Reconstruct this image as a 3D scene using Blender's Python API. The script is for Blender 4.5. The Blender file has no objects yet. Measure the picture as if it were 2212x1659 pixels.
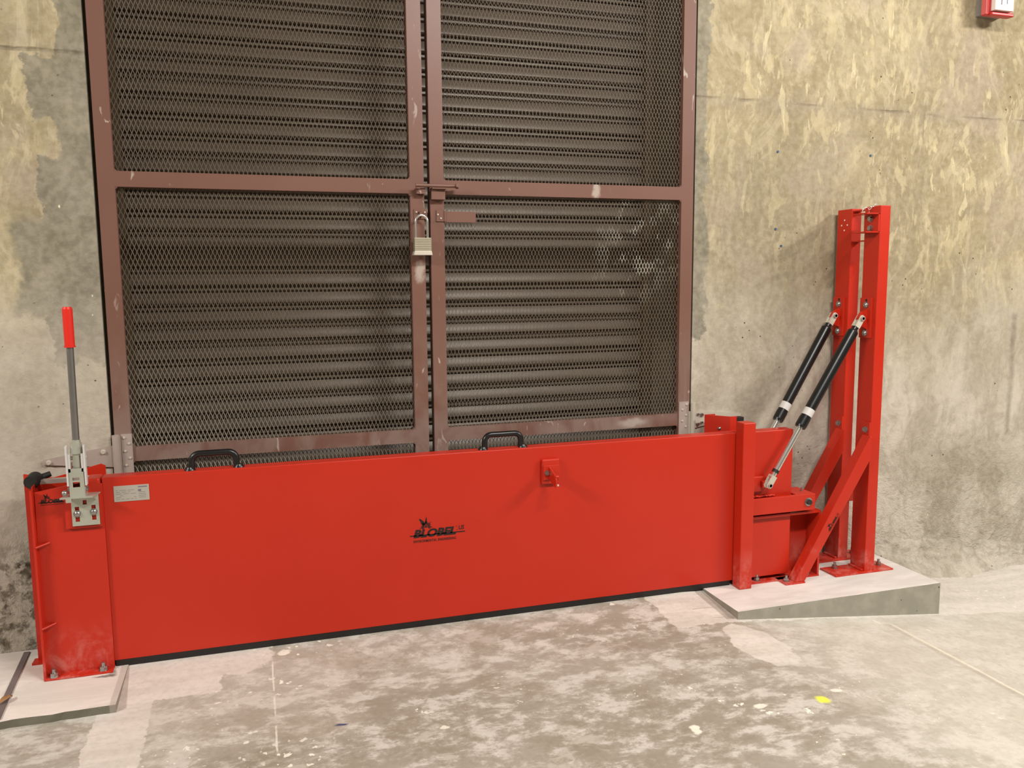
import bpy, bmesh, math, random
from mathutils import Vector, Matrix
import numpy as np
random.seed(7)
S = bpy.context.scene
COL = S.collection
# ------------------------------------------------------------------ camera
F = 1789.0
MC = ((0.9543136,-0.2984256,-0.0147),(0,0,0),(0,0,0))
def _rot(r):
    v = Vector(r); th = v.length
    return Matrix.Rotation(th, 3, v.normalized())
M = _rot((0.12079082,-0.30196349,-0.0267185)) @ Matrix(((1,0,0),(0,0,-1),(0,1,0)))
cam = bpy.data.cameras.new('camera'); camo = bpy.data.objects.new('camera', cam); COL.objects.link(camo)
cam.sensor_width = 36.0; cam.lens = F/2212*36; cam.clip_start = 0.05
R3 = Matrix((M[0], -M[1], -M[2])).transposed()
camo.matrix_world = Matrix.Translation((-0.574,-2.75,1.13)) @ R3.to_4x4()
S.camera = camo
# ------------------------------------------------------------------ light, exposure
w = bpy.data.worlds.new('world'); S.world = w; w.use_nodes = True
w.node_tree.nodes['Background'].inputs[0].default_value = (1.0,0.965,0.92,1)
w.node_tree.nodes['Background'].inputs[1].default_value = 0.27
def area(name, loc, target, sx, sy, power, col=(1.0,0.962,0.912)):
    l = bpy.data.lights.new(name,'AREA'); l.shape='RECTANGLE'; l.size=sx; l.size_y=sy; l.energy=power; l.color=col
    o = bpy.data.objects.new(name,l); COL.objects.link(o); o.location=loc
    o.rotation_euler = (Vector(target)-Vector(loc)).to_track_quat('-Z','Y').to_euler()
    return o
area('strip_light_right', (3.9,-2.5,2.95), (1.3,-0.5,0.3), 1.2, 0.16, 122)
area('strip_light_middle', (0.9,-2.5,3.05), (0.6,-0.9,0.0), 1.2, 0.16, 98)
area('strip_light_left', (-4.2,-2.3,2.95), (-0.2,-0.4,0.5), 1.2, 0.2, 150)
S.cycles.max_bounces=5; S.cycles.diffuse_bounces=2; S.cycles.glossy_bounces=3
S.view_settings.view_transform='Standard'; S.view_settings.look='None'
S.view_settings.gamma=1; S.view_settings.use_curve_mapping=False
S.view_settings.exposure = -0.20

# ------------------------------------------------------------------ node helpers
def lin(r,g,b):
    f=lambda c:(c/255/12.92 if c/255<=0.04045 else ((c/255+0.055)/1.055)**2.4)
    return (f(r),f(g),f(b),1)
class NT:
    def __init__(s,name):
        s.m=bpy.data.materials.new(name); s.m.use_nodes=True; s.t=s.m.node_tree
        s.b=s.t.nodes['Principled BSDF']; s._pos=None; s.wc={}
    def n(s,k,**kw):
        x=s.t.nodes.new(k)
        for a,v in kw.items(): setattr(x,a,v)
        return x
    def pin(s,sock,v):
        if v is None: return
        if hasattr(v,'is_output') or isinstance(v,bpy.types.NodeSocket): s.t.links.new(v,sock)
        else: sock.default_value=v
    def pos(s):
        if s._pos is None: s._pos=s.n('ShaderNodeNewGeometry').outputs['Position']
        return s._pos
    def scl(s,v,sc,off=(0,0,0),rot=(0,0,0)):
        x=s.n('ShaderNodeMapping'); s.pin(x.inputs[0],v); x.inputs['Scale'].default_value=sc; x.inputs['Location'].default_value=off; x.inputs['Rotation'].default_value=rot
        return x.outputs[0]
    def noise(s,scale,detail=3,vec=None,dist=0,rough=.55,color=False):
        x=s.n('ShaderNodeTexNoise'); s.pin(x.inputs['Vector'],vec if vec is not None else s.pos())
        x.inputs['Scale'].default_value=scale; x.inputs['Detail'].default_value=detail; x.inputs['Distortion'].default_value=dist; x.inputs['Roughness'].default_value=rough
        return x.outputs['Color' if color else 'Fac']
    def vor(s,scale,vec=None,feat='F1',rnd=1):
        x=s.n('ShaderNodeTexVoronoi',feature=feat); s.pin(x.inputs['Vector'],vec if vec is not None else s.pos()); x.inputs['Scale'].default_value=scale; x.inputs['Randomness'].default_value=rnd
        return x.outputs['Distance']
    def math(s,op,a,b=None,c=None,clamp=False):
        x=s.n('ShaderNodeMath',operation=op,use_clamp=clamp); s.pin(x.inputs[0],a); s.pin(x.inputs[1],b); s.pin(x.inputs[2],c); return x.outputs[0]
    def step(s,v,a,b):
        x=s.n('ShaderNodeMapRange',interpolation_type='SMOOTHSTEP'); s.pin(x.inputs[0],v); x.inputs[1].default_value=a; x.inputs[2].default_value=b
        return x.outputs[0]
    def mix(s,f,a,b,mode='MIX'):
        x=s.n('ShaderNodeMix',data_type='RGBA',blend_type=mode); s.pin(x.inputs[0],f); s.pin(x.inputs[6],a); s.pin(x.inputs[7],b); return x.outputs[2]
    def sep(s,v):
        x=s.n('ShaderNodeSeparateXYZ'); s.pin(x.inputs[0],v); return x.outputs
    def warp(s,amp,scale,detail=3):
        if (amp,scale,detail) in s.wc: return s.wc[(amp,scale,detail)]
        c=s.noise(scale,detail,color=True,rough=.66)
        a=s.n('ShaderNodeVectorMath',operation='SUBTRACT'); s.pin(a.inputs[0],c); a.inputs[1].default_value=(.5,.5,.5)
        b=s.n('ShaderNodeVectorMath',operation='SCALE'); s.pin(b.inputs[0],a.outputs[0]); b.inputs['Scale'].default_value=amp
        d=s.n('ShaderNodeVectorMath',operation='ADD'); s.pin(d.inputs[0],b.outputs[0]); s.pin(d.inputs[1],s.pos())
        s.wc[(amp,scale,detail)]=d.outputs[0]; return d.outputs[0]
    def box(s,v,x0,x1,y0,y1,soft,ax=(0,1)):
        o=s.sep(v); a=o[ax[0]]; b=o[ax[1]]
        m=s.math('MULTIPLY',s.step(a,x0-soft,x0+soft),s.step(a,x1+soft,x1-soft))
        k=s.math('MULTIPLY',s.step(b,y0-soft,y0+soft),s.step(b,y1+soft,y1-soft))
        return s.math('MULTIPLY',m,k)
    def blob(s,v,c,r,soft=.3):
        a=s.n('ShaderNodeVectorMath',operation='SUBTRACT'); s.pin(a.inputs[0],v); a.inputs[1].default_value=c
        b=s.n('ShaderNodeVectorMath',operation='DIVIDE'); s.pin(b.inputs[0],a.outputs[0]); b.inputs[1].default_value=r
        l=s.n('ShaderNodeVectorMath',operation='LENGTH'); s.pin(l.inputs[0],b.outputs[0])
        return s.step(l.outputs['Value'],1+soft,1-soft)
    def add(s,*a):
        r=a[0]
        for x in a[1:]: r=s.math('MAXIMUM',r,x)
        return r
    def bump(s,h,strength,dist):
        x=s.n('ShaderNodeBump'); s.pin(x.inputs['Height'],h); x.inputs['Strength'].default_value=strength; x.inputs['Distance'].default_value=dist
        s.t.links.new(x.outputs[0],s.b.inputs['Normal'])
    def out(s,col=None,rough=None,metal=None,spec=None):
        s.pin(s.b.inputs['Base Color'],col); s.pin(s.b.inputs['Roughness'],rough); s.pin(s.b.inputs['Metallic'],metal); s.pin(s.b.inputs['Specular IOR Level'],spec)
        return s.m
def simple(name,col,rough,metal=0.,var=.08,scale=30,bump=0,spec=None):
    n=NT(name); c=lin(*col); k=n.noise(scale,4)
    dk=tuple(x*(1-var) for x in c[:3])+(1,); lt=tuple(min(1,x*(1+var)) for x in c[:3])+(1,)
    if bump: n.bump(n.noise(scale*6,3),bump,.002)
    return n.out(n.mix(k,dk,lt),rough,metal,spec)

# ------------------------------------------------------------------ materials
def mat_wall():
    n=NT('plaster_wall'); p=n.pos(); z=n.sep(p)[2]; x=n.sep(p)[0]
    big=n.noise(1.3,4,dist=.3); med=n.noise(5.5,6,dist=.35,rough=.68); fine=n.noise(42,5)
    c=n.mix(n.step(big,.38,.62),lin(154,140,109),lin(174,160,128))
    c=n.mix(n.math('MULTIPLY',n.step(med,.46,.62),.6),c,lin(148,135,107))
    lt=n.noise(9,5,n.scl(p,(1.5,1,.8),(5,0,2)),dist=.3,rough=.66)
    c=n.mix(n.math('MULTIPLY',n.step(lt,.53,.62),.4),c,lin(206,190,154))
    pt=n.noise(2.4,7,n.scl(p,(1.1,1,1),(11,3,5)),dist=.3,rough=.72)
    c=n.mix(n.math('MULTIPLY',n.step(pt,.50,.56),.38),c,lin(136,122,94))
    # brush strokes left in the skim coat
    wb=n.warp(.9,.9,2)
    s1=n.noise(4,5,n.scl(wb,(3.8,1,1.3),(1,1,1),(0,.25,0)),dist=.1,rough=.68); s2=n.noise(4,5,n.scl(wb,(4.5,1,1.3),(4,1,2),(0,-.75,0)),dist=.1,rough=.68)
    c=n.mix(n.math('MULTIPLY',n.step(s1,.50,.60),.40),c,lin(142,128,98))
    c=n.mix(n.math('MULTIPLY',n.step(s2,.52,.62),.35),c,lin(206,192,160))
    # cream trowel dabs, some vertical, some slanted arcs
    w1=n.warp(.22,2.2,2)
    v=n.scl(w1,(3.0,1,1.1),(0,0,0),(0,.30,0)); sm=n.noise(5.5,5,v,dist=.15,rough=.62)
    v2=n.scl(w1,(4.2,1,.9),(3,0,1),(0,-.55,0)); sm2=n.noise(5.5,7,v2,dist=.1,rough=.6)
    up=n.math('MULTIPLY',n.step(z,.8,1.5),n.step(n.noise(1.8,3,n.scl(p,(1,1,1),(2,2,2))),.36,.56))
    c=n.mix(n.math('MULTIPLY',n.step(sm,.555,.59),n.math('MULTIPLY',up,.6)),c,lin(202,187,147))
    c=n.mix(n.math('MULTIPLY',n.step(sm2,.61,.64),n.math('MULTIPLY',up,.55)),c,lin(226,212,172))
    pur=n.noise(3.1,5,n.scl(p,(1,1,1),(7,2,4)),dist=.3)
    c=n.mix(n.math('MULTIPLY',n.step(pur,.50,.64),.5),c,lin(166,150,134))
    # lower wall: dust film, with the cooler light there put into its colour
    zz=n.math('ADD',z,n.math('MULTIPLY',n.math('SUBTRACT',n.noise(1.7,5,dist=.3),.5),1.1))
    low=n.step(zz,1.35,.55)
    lowc=n.mix(n.step(n.noise(4,6,n.scl(n.warp(.35,2,3),(1.6,1,.8)),dist=.1,rough=.74),.40,.60),lin(172,163,149),lin(204,196,183))
    c=n.mix(n.math('MULTIPLY',low,.88),c,lowc)
    # damp darker mottling right of the gate
    wv=n.warp(.35,4,6)
    d1=n.blob(wv,(1.42,0,1.25),(.5,9,.42),.6); d2=n.blob(wv,(2.35,0,.32),(.38,9,.14),.6); d3=n.blob(wv,(1.25,0,.8),(.2,9,.5),.7)
    c=n.mix(n.math('MULTIPLY',n.add(d1,d2,d3),.42),c,lin(132,122,102))
    # bare grey cement beside the opening
    wx=n.warp(.17,6,6)
    gl=n.add(n.box(wx,-1.15,-.9,.9,1.50,.004,(0,2)),n.box(wx,-1.09,-.9,1.3,2.8,.004,(0,2)),n.box(wx,-1.16,-1.02,1.60,1.79,.004,(0,2)),n.box(wx,-1.23,-1.0,1.05,1.32,.02,(0,2)))
    gr=n.box(wx,.9,1.035,.9,2.8,.005,(0,2))
    c=n.mix(n.math('MULTIPLY',n.add(gl,gr),.8),c,n.mix(n.step(n.noise(9,5),.4,.7),lin(112,108,94),lin(140,134,120)))
    c=n.mix(n.math('MULTIPLY',n.box(wx,-1.6,-.9,.2,1.0,.12,(0,2)),.6),c,lin(172,162,148))
    # mould at the left foot
    mo=n.blob(n.warp(.12,12,5),(-1.31,0,.16),(.13,9,.19),.5)
    c=n.mix(n.math('MULTIPLY',mo,n.math('MULTIPLY',n.step(n.noise(22,7,rough=.7),.44,.60),.85)),c,lin(66,56,42))
    mo2=n.blob(n.warp(.1,14,5),(-1.26,0,.275),(.035,9,.03),.4)
    c=n.mix(n.math('MULTIPLY',mo2,n.step(n.noise(40,4),.40,.55)),c,lin(66,56,44))
    # pour seam, vertical seams
    sz=n.math('ADD',z,n.math('ADD',n.math('MULTIPLY',n.noise(2.6,6,rough=.65),.05),n.math('MULTIPLY',x,.007)))
    seam=n.math('MULTIPLY',n.step(sz,1.806,1.812),n.step(sz,1.822,1.814))
    seam=n.math('MULTIPLY',seam,n.step(n.noise(4,4),.42,.60))
    c=n.mix(n.math('MULTIPLY',seam,.6),c,lin(104,92,74))
    band=n.box(n.warp(.08,4,4),.9,4,1.745,1.80,.03,(0,2))
    c=n.mix(n.math('MULTIPLY',band,.35),c,lin(150,136,120))
    vs=n.add(n.box(n.warp(.03,6,4),2.525,2.55,.45,.98,.012,(0,2)),n.math('MULTIPLY',n.box(n.warp(.05,5,4),1.98,2.04,1.4,2.4,.03,(0,2)),.4))
    c=n.mix(n.math('MULTIPLY',vs,.5),c,lin(112,102,84))
    pit=n.math('MULTIPLY',n.step(n.vor(26),.10,.05),n.step(n.noise(3,2),.55,.62))
    c=n.mix(pit,c,lin(78,70,58))
    fl=n.math('MULTIPLY',n.step(n.vor(17,n.scl(p,(1,1,.6),(4,4,4))),.06,.03),n.step(n.noise(2.5,2,n.scl(p,(1,1,1),(9,9,9))),.54,.6))
    c=n.mix(fl,c,lin(226,214,186))
    c=n.mix(n.math('MULTIPLY',n.step(fine,.35,.65),.12),c,lin(235,225,200))
    # relief
    rl=n.math('MULTIPLY',n.step(z,.65,.0),n.add(n.step(n.sep(p)[0],.9,1.3),.35))
    tro=n.noise(13,5,n.scl(n.warp(.12,5,3),(1.2,1,1.5),(0,0,0),(0,.5,0)),dist=.15,rough=.76)
    h=n.math('ADD',n.math('MULTIPLY',tro,n.math('ADD',.25,n.math('MULTIPLY',rl,1.5))),n.math('MULTIPLY',fine,.10))
    h=n.math('SUBTRACT',h,n.math('ADD',n.math('MULTIPLY',pit,.5),n.math('MULTIPLY',seam,.35)))
    n.bump(h,.8,.014)
    return n.out(c,.92,0,.2)
def mat_floor():
    n=NT('concrete_floor'); p=n.pos()
    a=n.noise(1.9,5,dist=.2,rough=.64); b=n.noise(8.5,6,n.scl(p,(1,1.5,1)),dist=.15,rough=.74); f=n.noise(60,4)
    c=n.mix(n.step(b,.42,.58),lin(170,163,151),lin(202,196,186))
    st=n.math('MULTIPLY',n.step(a,.46,.60),n.step(b,.62,.40))
    c=n.mix(n.math('MULTIPLY',st,.38),c,lin(146,135,117))
    br=n.noise(4.2,6,n.scl(p,(1,1,1),(4,4,0)),dist=.2,rough=.7)
    c=n.mix(n.math('MULTIPLY',n.step(br,.52,.555),.38),c,lin(148,136,118))
    wv=n.warp(.35,3.2,5)
    s1=n.add(n.blob(wv,(-.2,-.75,0),(.38,.24,9),.6),n.blob(wv,(.42,-.95,0),(.4,.25,9),.7),n.blob(wv,(.55,-.42,0),(.32,.15,9),.7),n.blob(wv,(-.62,-.72,0),(.12,.2,9),.6))
    c=n.mix(n.math('MULTIPLY',n.math('MULTIPLY',s1,n.step(b,.60,.48)),.5),c,lin(134,122,103))
    pr=n.add(n.box(n.warp(.08,9,7),.70,3.2,-.44,0.1,.003),n.blob(n.warp(.12,6,5),(.90,-.62,0),(.09,.15,9),.05))
    c=n.mix(n.math('MULTIPLY',n.add(n.box(n.warp(.4,2,5),1.05,5,-1.5,.1,.3)),.62),c,lin(216,209,196))
    str_=n.step(n.noise(6,6,n.scl(p,(.5,3,1)),rough=.62),.38,.64)
    c=n.mix(n.math('MULTIPLY',pr,.8),c,n.mix(str_,lin(212,205,194),lin(228,221,211)))
    pl=n.add(n.box(n.warp(.08,9,7),-1.6,-.71,-.42,0.1,.002),n.box(n.warp(.08,9,7),-1.02,-.88,-.9,-.4,.002),n.blob(n.warp(.16,6,5),(-.66,-.22,0),(.09,.12,9),.04))
    c=n.mix(n.math('MULTIPLY',pl,.92),c,n.mix(str_,lin(212,203,194),lin(226,218,209)))
    c=n.mix(n.math('MULTIPLY',n.box(n.warp(.2,5,6),-1.0,-.35,-.75,-.2,.03),.22),c,lin(200,190,177))
    # white paint chips
    ch=n.math('MULTIPLY',n.step(n.vor(15,n.warp(.10,18,4)),.15,.11),n.step(n.noise(2.3,3,n.scl(p,(1,1,1),(3,1,0))),.53,.60))
    near=n.add(n.blob(wv,(-.50,-.24,0),(.12,.06,9),.4),n.blob(wv,(-.62,-.46,0),(.15,.06,9),.4),n.blob(wv,(-.55,-.85,0),(.12,.10,9),.5))
    ch=n.add(ch,n.math('MULTIPLY',n.step(n.vor(34,n.warp(.05,26,4)),.24,.19),near))
    c=n.mix(ch,c,lin(236,230,216))
    ch2=n.math('MULTIPLY',n.step(n.vor(42,n.warp(.04,30,3)),.14,.09),n.step(n.noise(3.3,3),.52,.6))
    c=n.mix(ch2,c,lin(232,224,206))
    sp=n.add(n.blob(n.warp(.02,30,2),(.672,-.950,0),(.017,.011,9),.25),n.blob(n.warp(.02,30,2),(-.151,-.792,0),(.013,.009,9),.25),n.blob(n.warp(.03,30,2),(-.53,-.25,0),(.02,.016,9),.25),n.blob(n.warp(.03,30,2),(.45,-1.0,0),(.012,.02,9),.25),n.blob(n.warp(.03,30,2),(.93,-.93,0),(.018,.01,9),.25))
    c=n.mix(sp,c,lin(232,226,210))
    c=n.mix(n.blob(n.warp(.02,24,2),(.854,-.974,0),(.018,.020,9),.4),c,lin(240,236,84))
    c=n.mix(n.blob(n.warp(.02,24,2),(-.402,-.695,0),(.016,.005,9),.4),c,lin(70,74,110))
    # saw-cut and pour joints
    j1=n.box(n.warp(.006,9,3),-.566,-.5615,-3,-.18,.0012); j1=n.math('MULTIPLY',j1,n.step(n.noise(9,4),.42,.55))
    c=n.mix(n.math('MULTIPLY',j1,.75),c,lin(232,224,210))
    j2=n.box(n.warp(.012,6,3),1.500,1.512,-4,-.5,.003)
    c=n.mix(n.math('MULTIPLY',j2,.8),c,lin(230,220,200))
    c=n.mix(n.math('MULTIPLY',n.box(n.warp(.012,6,3),1.478,1.498,-4,-.5,.006),.3),c,lin(150,140,122))
    j3=n.add(n.box(n.warp(.01,9,3),.82,1.02,-.335,-.331,.001),n.box(n.warp(.01,9,3),.86,1.02,-.405,-.402,.001),n.box(n.warp(.01,9,3),.9,.935,-.42,-.2,.003))
    c=n.mix(n.math('MULTIPLY',j3,.5),c,lin(120,108,92))
    c=n.mix(n.math('MULTIPLY',n.step(f,.4,.7),.12),c,lin(90,80,66))
    n.bump(n.math('ADD',n.math('MULTIPLY',b,.6),n.math('MULTIPLY',f,.15)),.35,.004)
    return n.out(c,n.math('ADD',.55,n.math('MULTIPLY',b,.3)),0,.3)
def mat_pad(name,c1,c2,c3):
    n=NT(name); p=n.pos()
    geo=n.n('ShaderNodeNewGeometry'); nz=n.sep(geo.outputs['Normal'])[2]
    b=n.noise(7,6,n.scl(p,(.6,2.2,1)),dist=.6,rough=.6)
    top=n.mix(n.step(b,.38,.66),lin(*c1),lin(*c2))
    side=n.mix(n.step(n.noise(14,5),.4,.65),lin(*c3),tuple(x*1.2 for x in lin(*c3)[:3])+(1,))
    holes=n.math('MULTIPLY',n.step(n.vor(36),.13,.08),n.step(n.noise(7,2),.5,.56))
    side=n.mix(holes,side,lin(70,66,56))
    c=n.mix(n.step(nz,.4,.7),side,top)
    if name=='pad_concrete_left':
        k=n.blob(n.warp(.03,20,3),(-1.025,-.262,0),(.030,.006,9),.4); c=n.mix(n.math('MULTIPLY',k,.7),c,lin(70,58,56))
        k=n.blob(n.warp(.03,20,3),(-1.003,-.25,0),(.012,.018,9),.4); c=n.mix(n.math('MULTIPLY',k,.5),c,lin(96,84,80))
        k=n.box(n.warp(.012,12,4),-.985,-.965,-.45,-.2,.002); c=n.mix(n.math('MULTIPLY',k,.55),c,lin(172,160,148))
    n.bump(n.noise(70,4),.25,.003)
    return n.out(c,.85,0,.25)
def mat_red(name='red_paint',dust=0.):
    n=NT(name); p=n.pos()
    c=n.mix(n.noise(2.5,3),lin(184,39,20),lin(197,46,25))
    if dust:
        k=n.math('MULTIPLY',n.step(n.sep(p)[2],.20,.02),n.step(n.noise(14,6,n.scl(p,(1,1,.8)),dist=.3,rough=.7),.44,.66))
        c=n.mix(n.math('MULTIPLY',k,dust),c,lin(214,150,140))
    n.bump(n.noise(240,2),.05,.0006)
    return n.out(c,n.math('ADD',.30,n.math('MULTIPLY',n.noise(12,3),.10)),0,.4)
def mat_mesh():
    n=NT('expanded_metal_paint'); p=n.pos(); z=n.sep(p)[2]
    c=n.mix(n.noise(9,3),lin(98,84,70),lin(116,101,84))
    c=n.mix(n.math('MULTIPLY',n.step(z,1.1,.5),n.math('SUBTRACT',.75,n.math('MULTIPLY',n.step(n.sep(p)[0],-.8,-.2),.45))),c,lin(176,166,148))
    k=n.math('MULTIPLY',n.blob(n.warp(.25,5,4),(.78,0,1.25),(.14,9,.16),.7),n.step(n.noise(16,3),.5,.62))
    c=n.mix(n.math('MULTIPLY',k,.8),c,lin(206,200,186))
    return n.out(c,.5,0,.4)
def mat_brown():
    n=NT('brown_gate_paint'); p=n.pos(); z=n.sep(p)[2]
    c=n.mix(n.noise(3,4),lin(108,74,62),lin(124,88,75))
    d=n.math('MULTIPLY',n.step(z,1.1,.45),n.step(n.noise(7,5,n.scl(p,(1,1,.5)),dist=.8),.34,.62))
    c=n.mix(n.math('MULTIPLY',d,.6),c,lin(154,138,128))
    sc=n.math('MULTIPLY',n.step(n.noise(34,3,n.scl(p,(1,1,.35),(0,0,0),(0,.5,0)),dist=1),.66,.70),n.step(n.noise(4,2),.45,.6))
    c=n.mix(n.math('MULTIPLY',sc,.7),c,lin(186,172,160))
    sm=n.add(n.blob(n.warp(.05,20,4),(-.035,-0,1.165),(.018,9,.03),.5),n.blob(n.warp(.06,16,4),(.60,0,1.45),(.012,9,.03),.5),n.blob(n.warp(.05,16,4),(.75,0,.61),(.05,9,.015),.6))
    c=n.mix(n.math('MULTIPLY',sm,.6),c,lin(196,184,172))
    n.bump(n.noise(150,2),.08,.001)
    return n.out(c,.42,0,.45)
M_ = dict(
 wall=mat_wall(), floor=mat_floor(),
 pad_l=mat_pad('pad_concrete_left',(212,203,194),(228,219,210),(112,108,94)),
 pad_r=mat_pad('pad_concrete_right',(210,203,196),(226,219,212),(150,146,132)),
 red=mat_red(), redd=mat_red('red_paint_dusty',.42), brown=mat_brown(),
 mesh=mat_mesh(),
 shut=simple('shutter_steel',(124,112,100),.38,.1,.20,3),
 guide=simple('shutter_guide_paint',(120,104,84),.5,.1,.2,8),
 black=simple('black_rubber',(24,22,22),.55,0,.15,20,.1),
 blackp=simple('black_powder_coat',(18,18,19),.32,0,.1,30),
 dark=simple('dark_steel',(60,56,56),.45,.5,.2,30),
 zinc=simple('zinc_plate',(196,198,184),.33,.55,.10,18,.03),
 galv=simple('galvanised_dusty',(176,160,150),.55,.2,.14,22,.05),
 galv2=simple('galvanised_pale',(205,198,182),.5,.35,.12,22,.05),
 chrome=simple('chrome',(238,238,236),.20,.92,.03,10),
 steel=simple('bolt_steel',(170,170,168),.28,.9,.15,60),
 tube=simple('lever_tube_steel',(150,148,146),.34,.85,.1,40),
 grip=simple('red_grip_plastic',(222,40,26),.38,0,.04,30),
 label=simple('pale_label',(204,200,196),.45,0,.03,40),
 plate=simple('nameplate_aluminium',(182,176,164),.42,.25,.04,30),
 ink=simple('black_ink',(34,18,16),.5,0,.05,30),
 inkg=simple('grey_ink',(130,126,120),.6,0,.05,30),
 inkp=simple('purple_ink',(112,104,118),.6,0,.05,30),
 brass=simple('laminated_lock_steel',(176,168,146),.38,.55,.12,60,.05),
 box=simple('grey_back_box',(150,144,140),.6,.1,.1,60),
 alarm=simple('alarm_red',(190,48,48),.35,0,.05,30),
 alarmf=simple('alarm_pink_edge',(214,96,96),.4,0,.04,30),
 white=simple('alarm_white_face',(238,232,222),.5,0,.02,30),
 leaf=simple('dead_leaf',(160,118,76),.7,0,.3,80),
 blue=simple('blue_plastic',(52,84,120),.5,0,.1,40),
 mound=None, strip=simple('joint_strip_steel',(112,100,98),.7,.1,.45,14),
 gwall=simple('room_plaster',(186,176,156),.9,0,.1,2), ceil=simple('ceiling_paint',(170,166,156),.9,0,.05,2),
)
M_['mound']=M_['wall']

# ------------------------------------------------------------------ mesh builder
class MB:
    def __init__(s): s.v=[]; s.f=[]; s.sm=[]
    def raw(s,v,f,smooth=False):
        o=len(s.v); s.v+= [tuple(x) for x in v]; s.f+=[tuple(i+o for i in q) for q in f]; s.sm+=[smooth]*len(f); return s
    def box(s,x0,x1,y0,y1,z0,z1):
        v=[(x,y,z) for z in (z0,z1) for y in (y0,y1) for x in (x0,x1)]
        return s.raw(v,[(0,2,3,1),(4,5,7,6),(0,1,5,4),(2,6,7,3),(0,4,6,2),(1,3,7,5)])
    def prism(s,pts,ax,a,b):
        # pts 2D polygon; ax = extruded axis; other axes in order
        n=len(pts); P=lambda q,t:(t,q[0],q[1]) if ax==0 else ((q[0],t,q[1]) if ax==1 else (q[0],q[1],t))
        v=[P(q,a) for q in pts]+[P(q,b) for q in pts]
        return s.raw(v,[tuple(range(n)),tuple(range(2*n-1,n-1,-1))]+[(i,i+n,(i+1)%n+n,(i+1)%n) for i in range(n)])
    def cyl(s,p,q,r,r2=None,n=20,cap=True,smooth=True):
        p=Vector(p);q=Vector(q);d=(q-p).normalized(); r2=r if r2 is None else r2
        u=d.orthogonal().normalized(); w=d.cross(u)
        v=[p+(u*math.cos(2*math.pi*i/n)+w*math.sin(2*math.pi*i/n))*r for i in range(n)]+[q+(u*math.cos(2*math.pi*i/n)+w*math.sin(2*math.pi*i/n))*r2 for i in range(n)]
        s.raw(v,[(i,(i+1)%n,(i+1)%n+n,i+n) for i in range(n)],smooth)
        if cap: s.raw(v,[tuple(range(n-1,-1,-1)),tuple(range(n,2*n))],False)
        return s
    def hexa(s,p,q,r): return s.cyl(p,q,r,n=6,smooth=False)
    def ball(s,c,r,n=14,sc=(1,1,1)):
        c=Vector(c); v=[]; f=[]; m=n//2
        for j in range(m+1):
            t=math.pi*j/m
            for i in range(n):
                a=2*math.pi*i/n; v.append(c+Vector((math.sin(t)*math.cos(a)*sc[0],math.sin(t)*math.sin(a)*sc[1],math.cos(t)*sc[2]))*r)
        for j in range(m):
            for i in range(n): f.append((j*n+i,(j+1)*n+i,(j+1)*n+(i+1)%n,j*n+(i+1)%n))
        return s.raw(v,f,True)
    def tube(s,pts,r,n=14,closed=False):
        pts=[Vector(p) for p in pts]; N=len(pts); V=[]; up=None
        for i,p in enumerate(pts):
            a=pts[i-1] if (i>0 or closed) else p; b=pts[(i+1)%N] if (i<N-1 or closed) else p
            d=(b-a).normalized()
            u=(up-d*up.dot(d)).normalized() if up is not None else d.orthogonal().normalized()
            up=u; w=d.cross(u)
            V+=[p+(u*math.cos(2*math.pi*k/n)+w*math.sin(2*math.pi*k/n))*r for k in range(n)]
        f=[]
        for i in range(N if closed else N-1):
            j=(i+1)%N
            f+=[(i*n+k,i*n+(k+1)%n,j*n+(k+1)%n,j*n+k) for k in range(n)]
        s.raw(V,f,True)
        if not closed: s.raw(V[:n]+V[-n:],[tuple(range(n-1,-1,-1)),tuple(range(n,2*n))])
        return s
    def obox(s,p,q,wy,h,yc,up=None):
        # bar from p to q (x,z) in an xz plane; h thickness across, y from yc[0] to yc[1]
        p=Vector((p[0],0,p[1]));q=Vector((q[0],0,q[1]));d=(q-p).normalized();nrm=Vector((-d.z,0,d.x))*h/2
        c=[p+nrm,q+nrm,q-nrm,p-nrm]
        return s.prism([(v.x,v.z) for v in c],1,yc[0],yc[1])
def obj(name,mb,mat,parent=None,bevel=0,org=None):
    if org is None:
        org=Vector((0,0,0)); q=parent
        while q is not None: org=org+q.location; q=q.parent
    me=bpy.data.meshes.new(name); me.from_pydata([tuple(Vector(v)-org) for v in mb.v],[],mb.f)
    me.polygons.foreach_set('use_smooth',mb.sm); me.materials.append(M_[mat]); me.validate(); me.update()
    bm=bmesh.new(); bm.from_mesh(me); bmesh.ops.recalc_face_normals(bm,faces=bm.faces); bm.to_mesh(me); bm.free()
    o=bpy.data.objects.new(name,me); COL.objects.link(o)
    if parent is not None: o.parent=parent
    else: o.location=org
    if bevel:
        b=o.modifiers.new('bevel','BEVEL'); b.width=bevel; b.segments=2; b.limit_method='ANGLE'; b.angle_limit=.6
    return o
def tag(o,label,cat,group=None):
    o['label']=label; o['category']=cat
    if group: o['group']=group
    return o
def thing(name,label,cat,loc,group=None):
    o=bpy.data.objects.new(name,None); COL.objects.link(o); o.location=loc; o.empty_display_size=.05
    return tag(o,label,cat,group)
def struct(name,mb,mat,parent=None,bevel=0):
    o=obj(name,mb,mat,parent,bevel,None if parent else Vector((0,0,0)))
    if parent is None: o['kind']='structure'
    return o
def sstep(a,b,x):
    t=min(1,max(0,(x-a)/(b-a))); return t*t*(3-2*t)
def H(x,y):
    a=.02*min(1,max(0,(y+.46)/.26))
    r=-.107*max(0,min(x,2.2)-.87)
    return a+r

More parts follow.
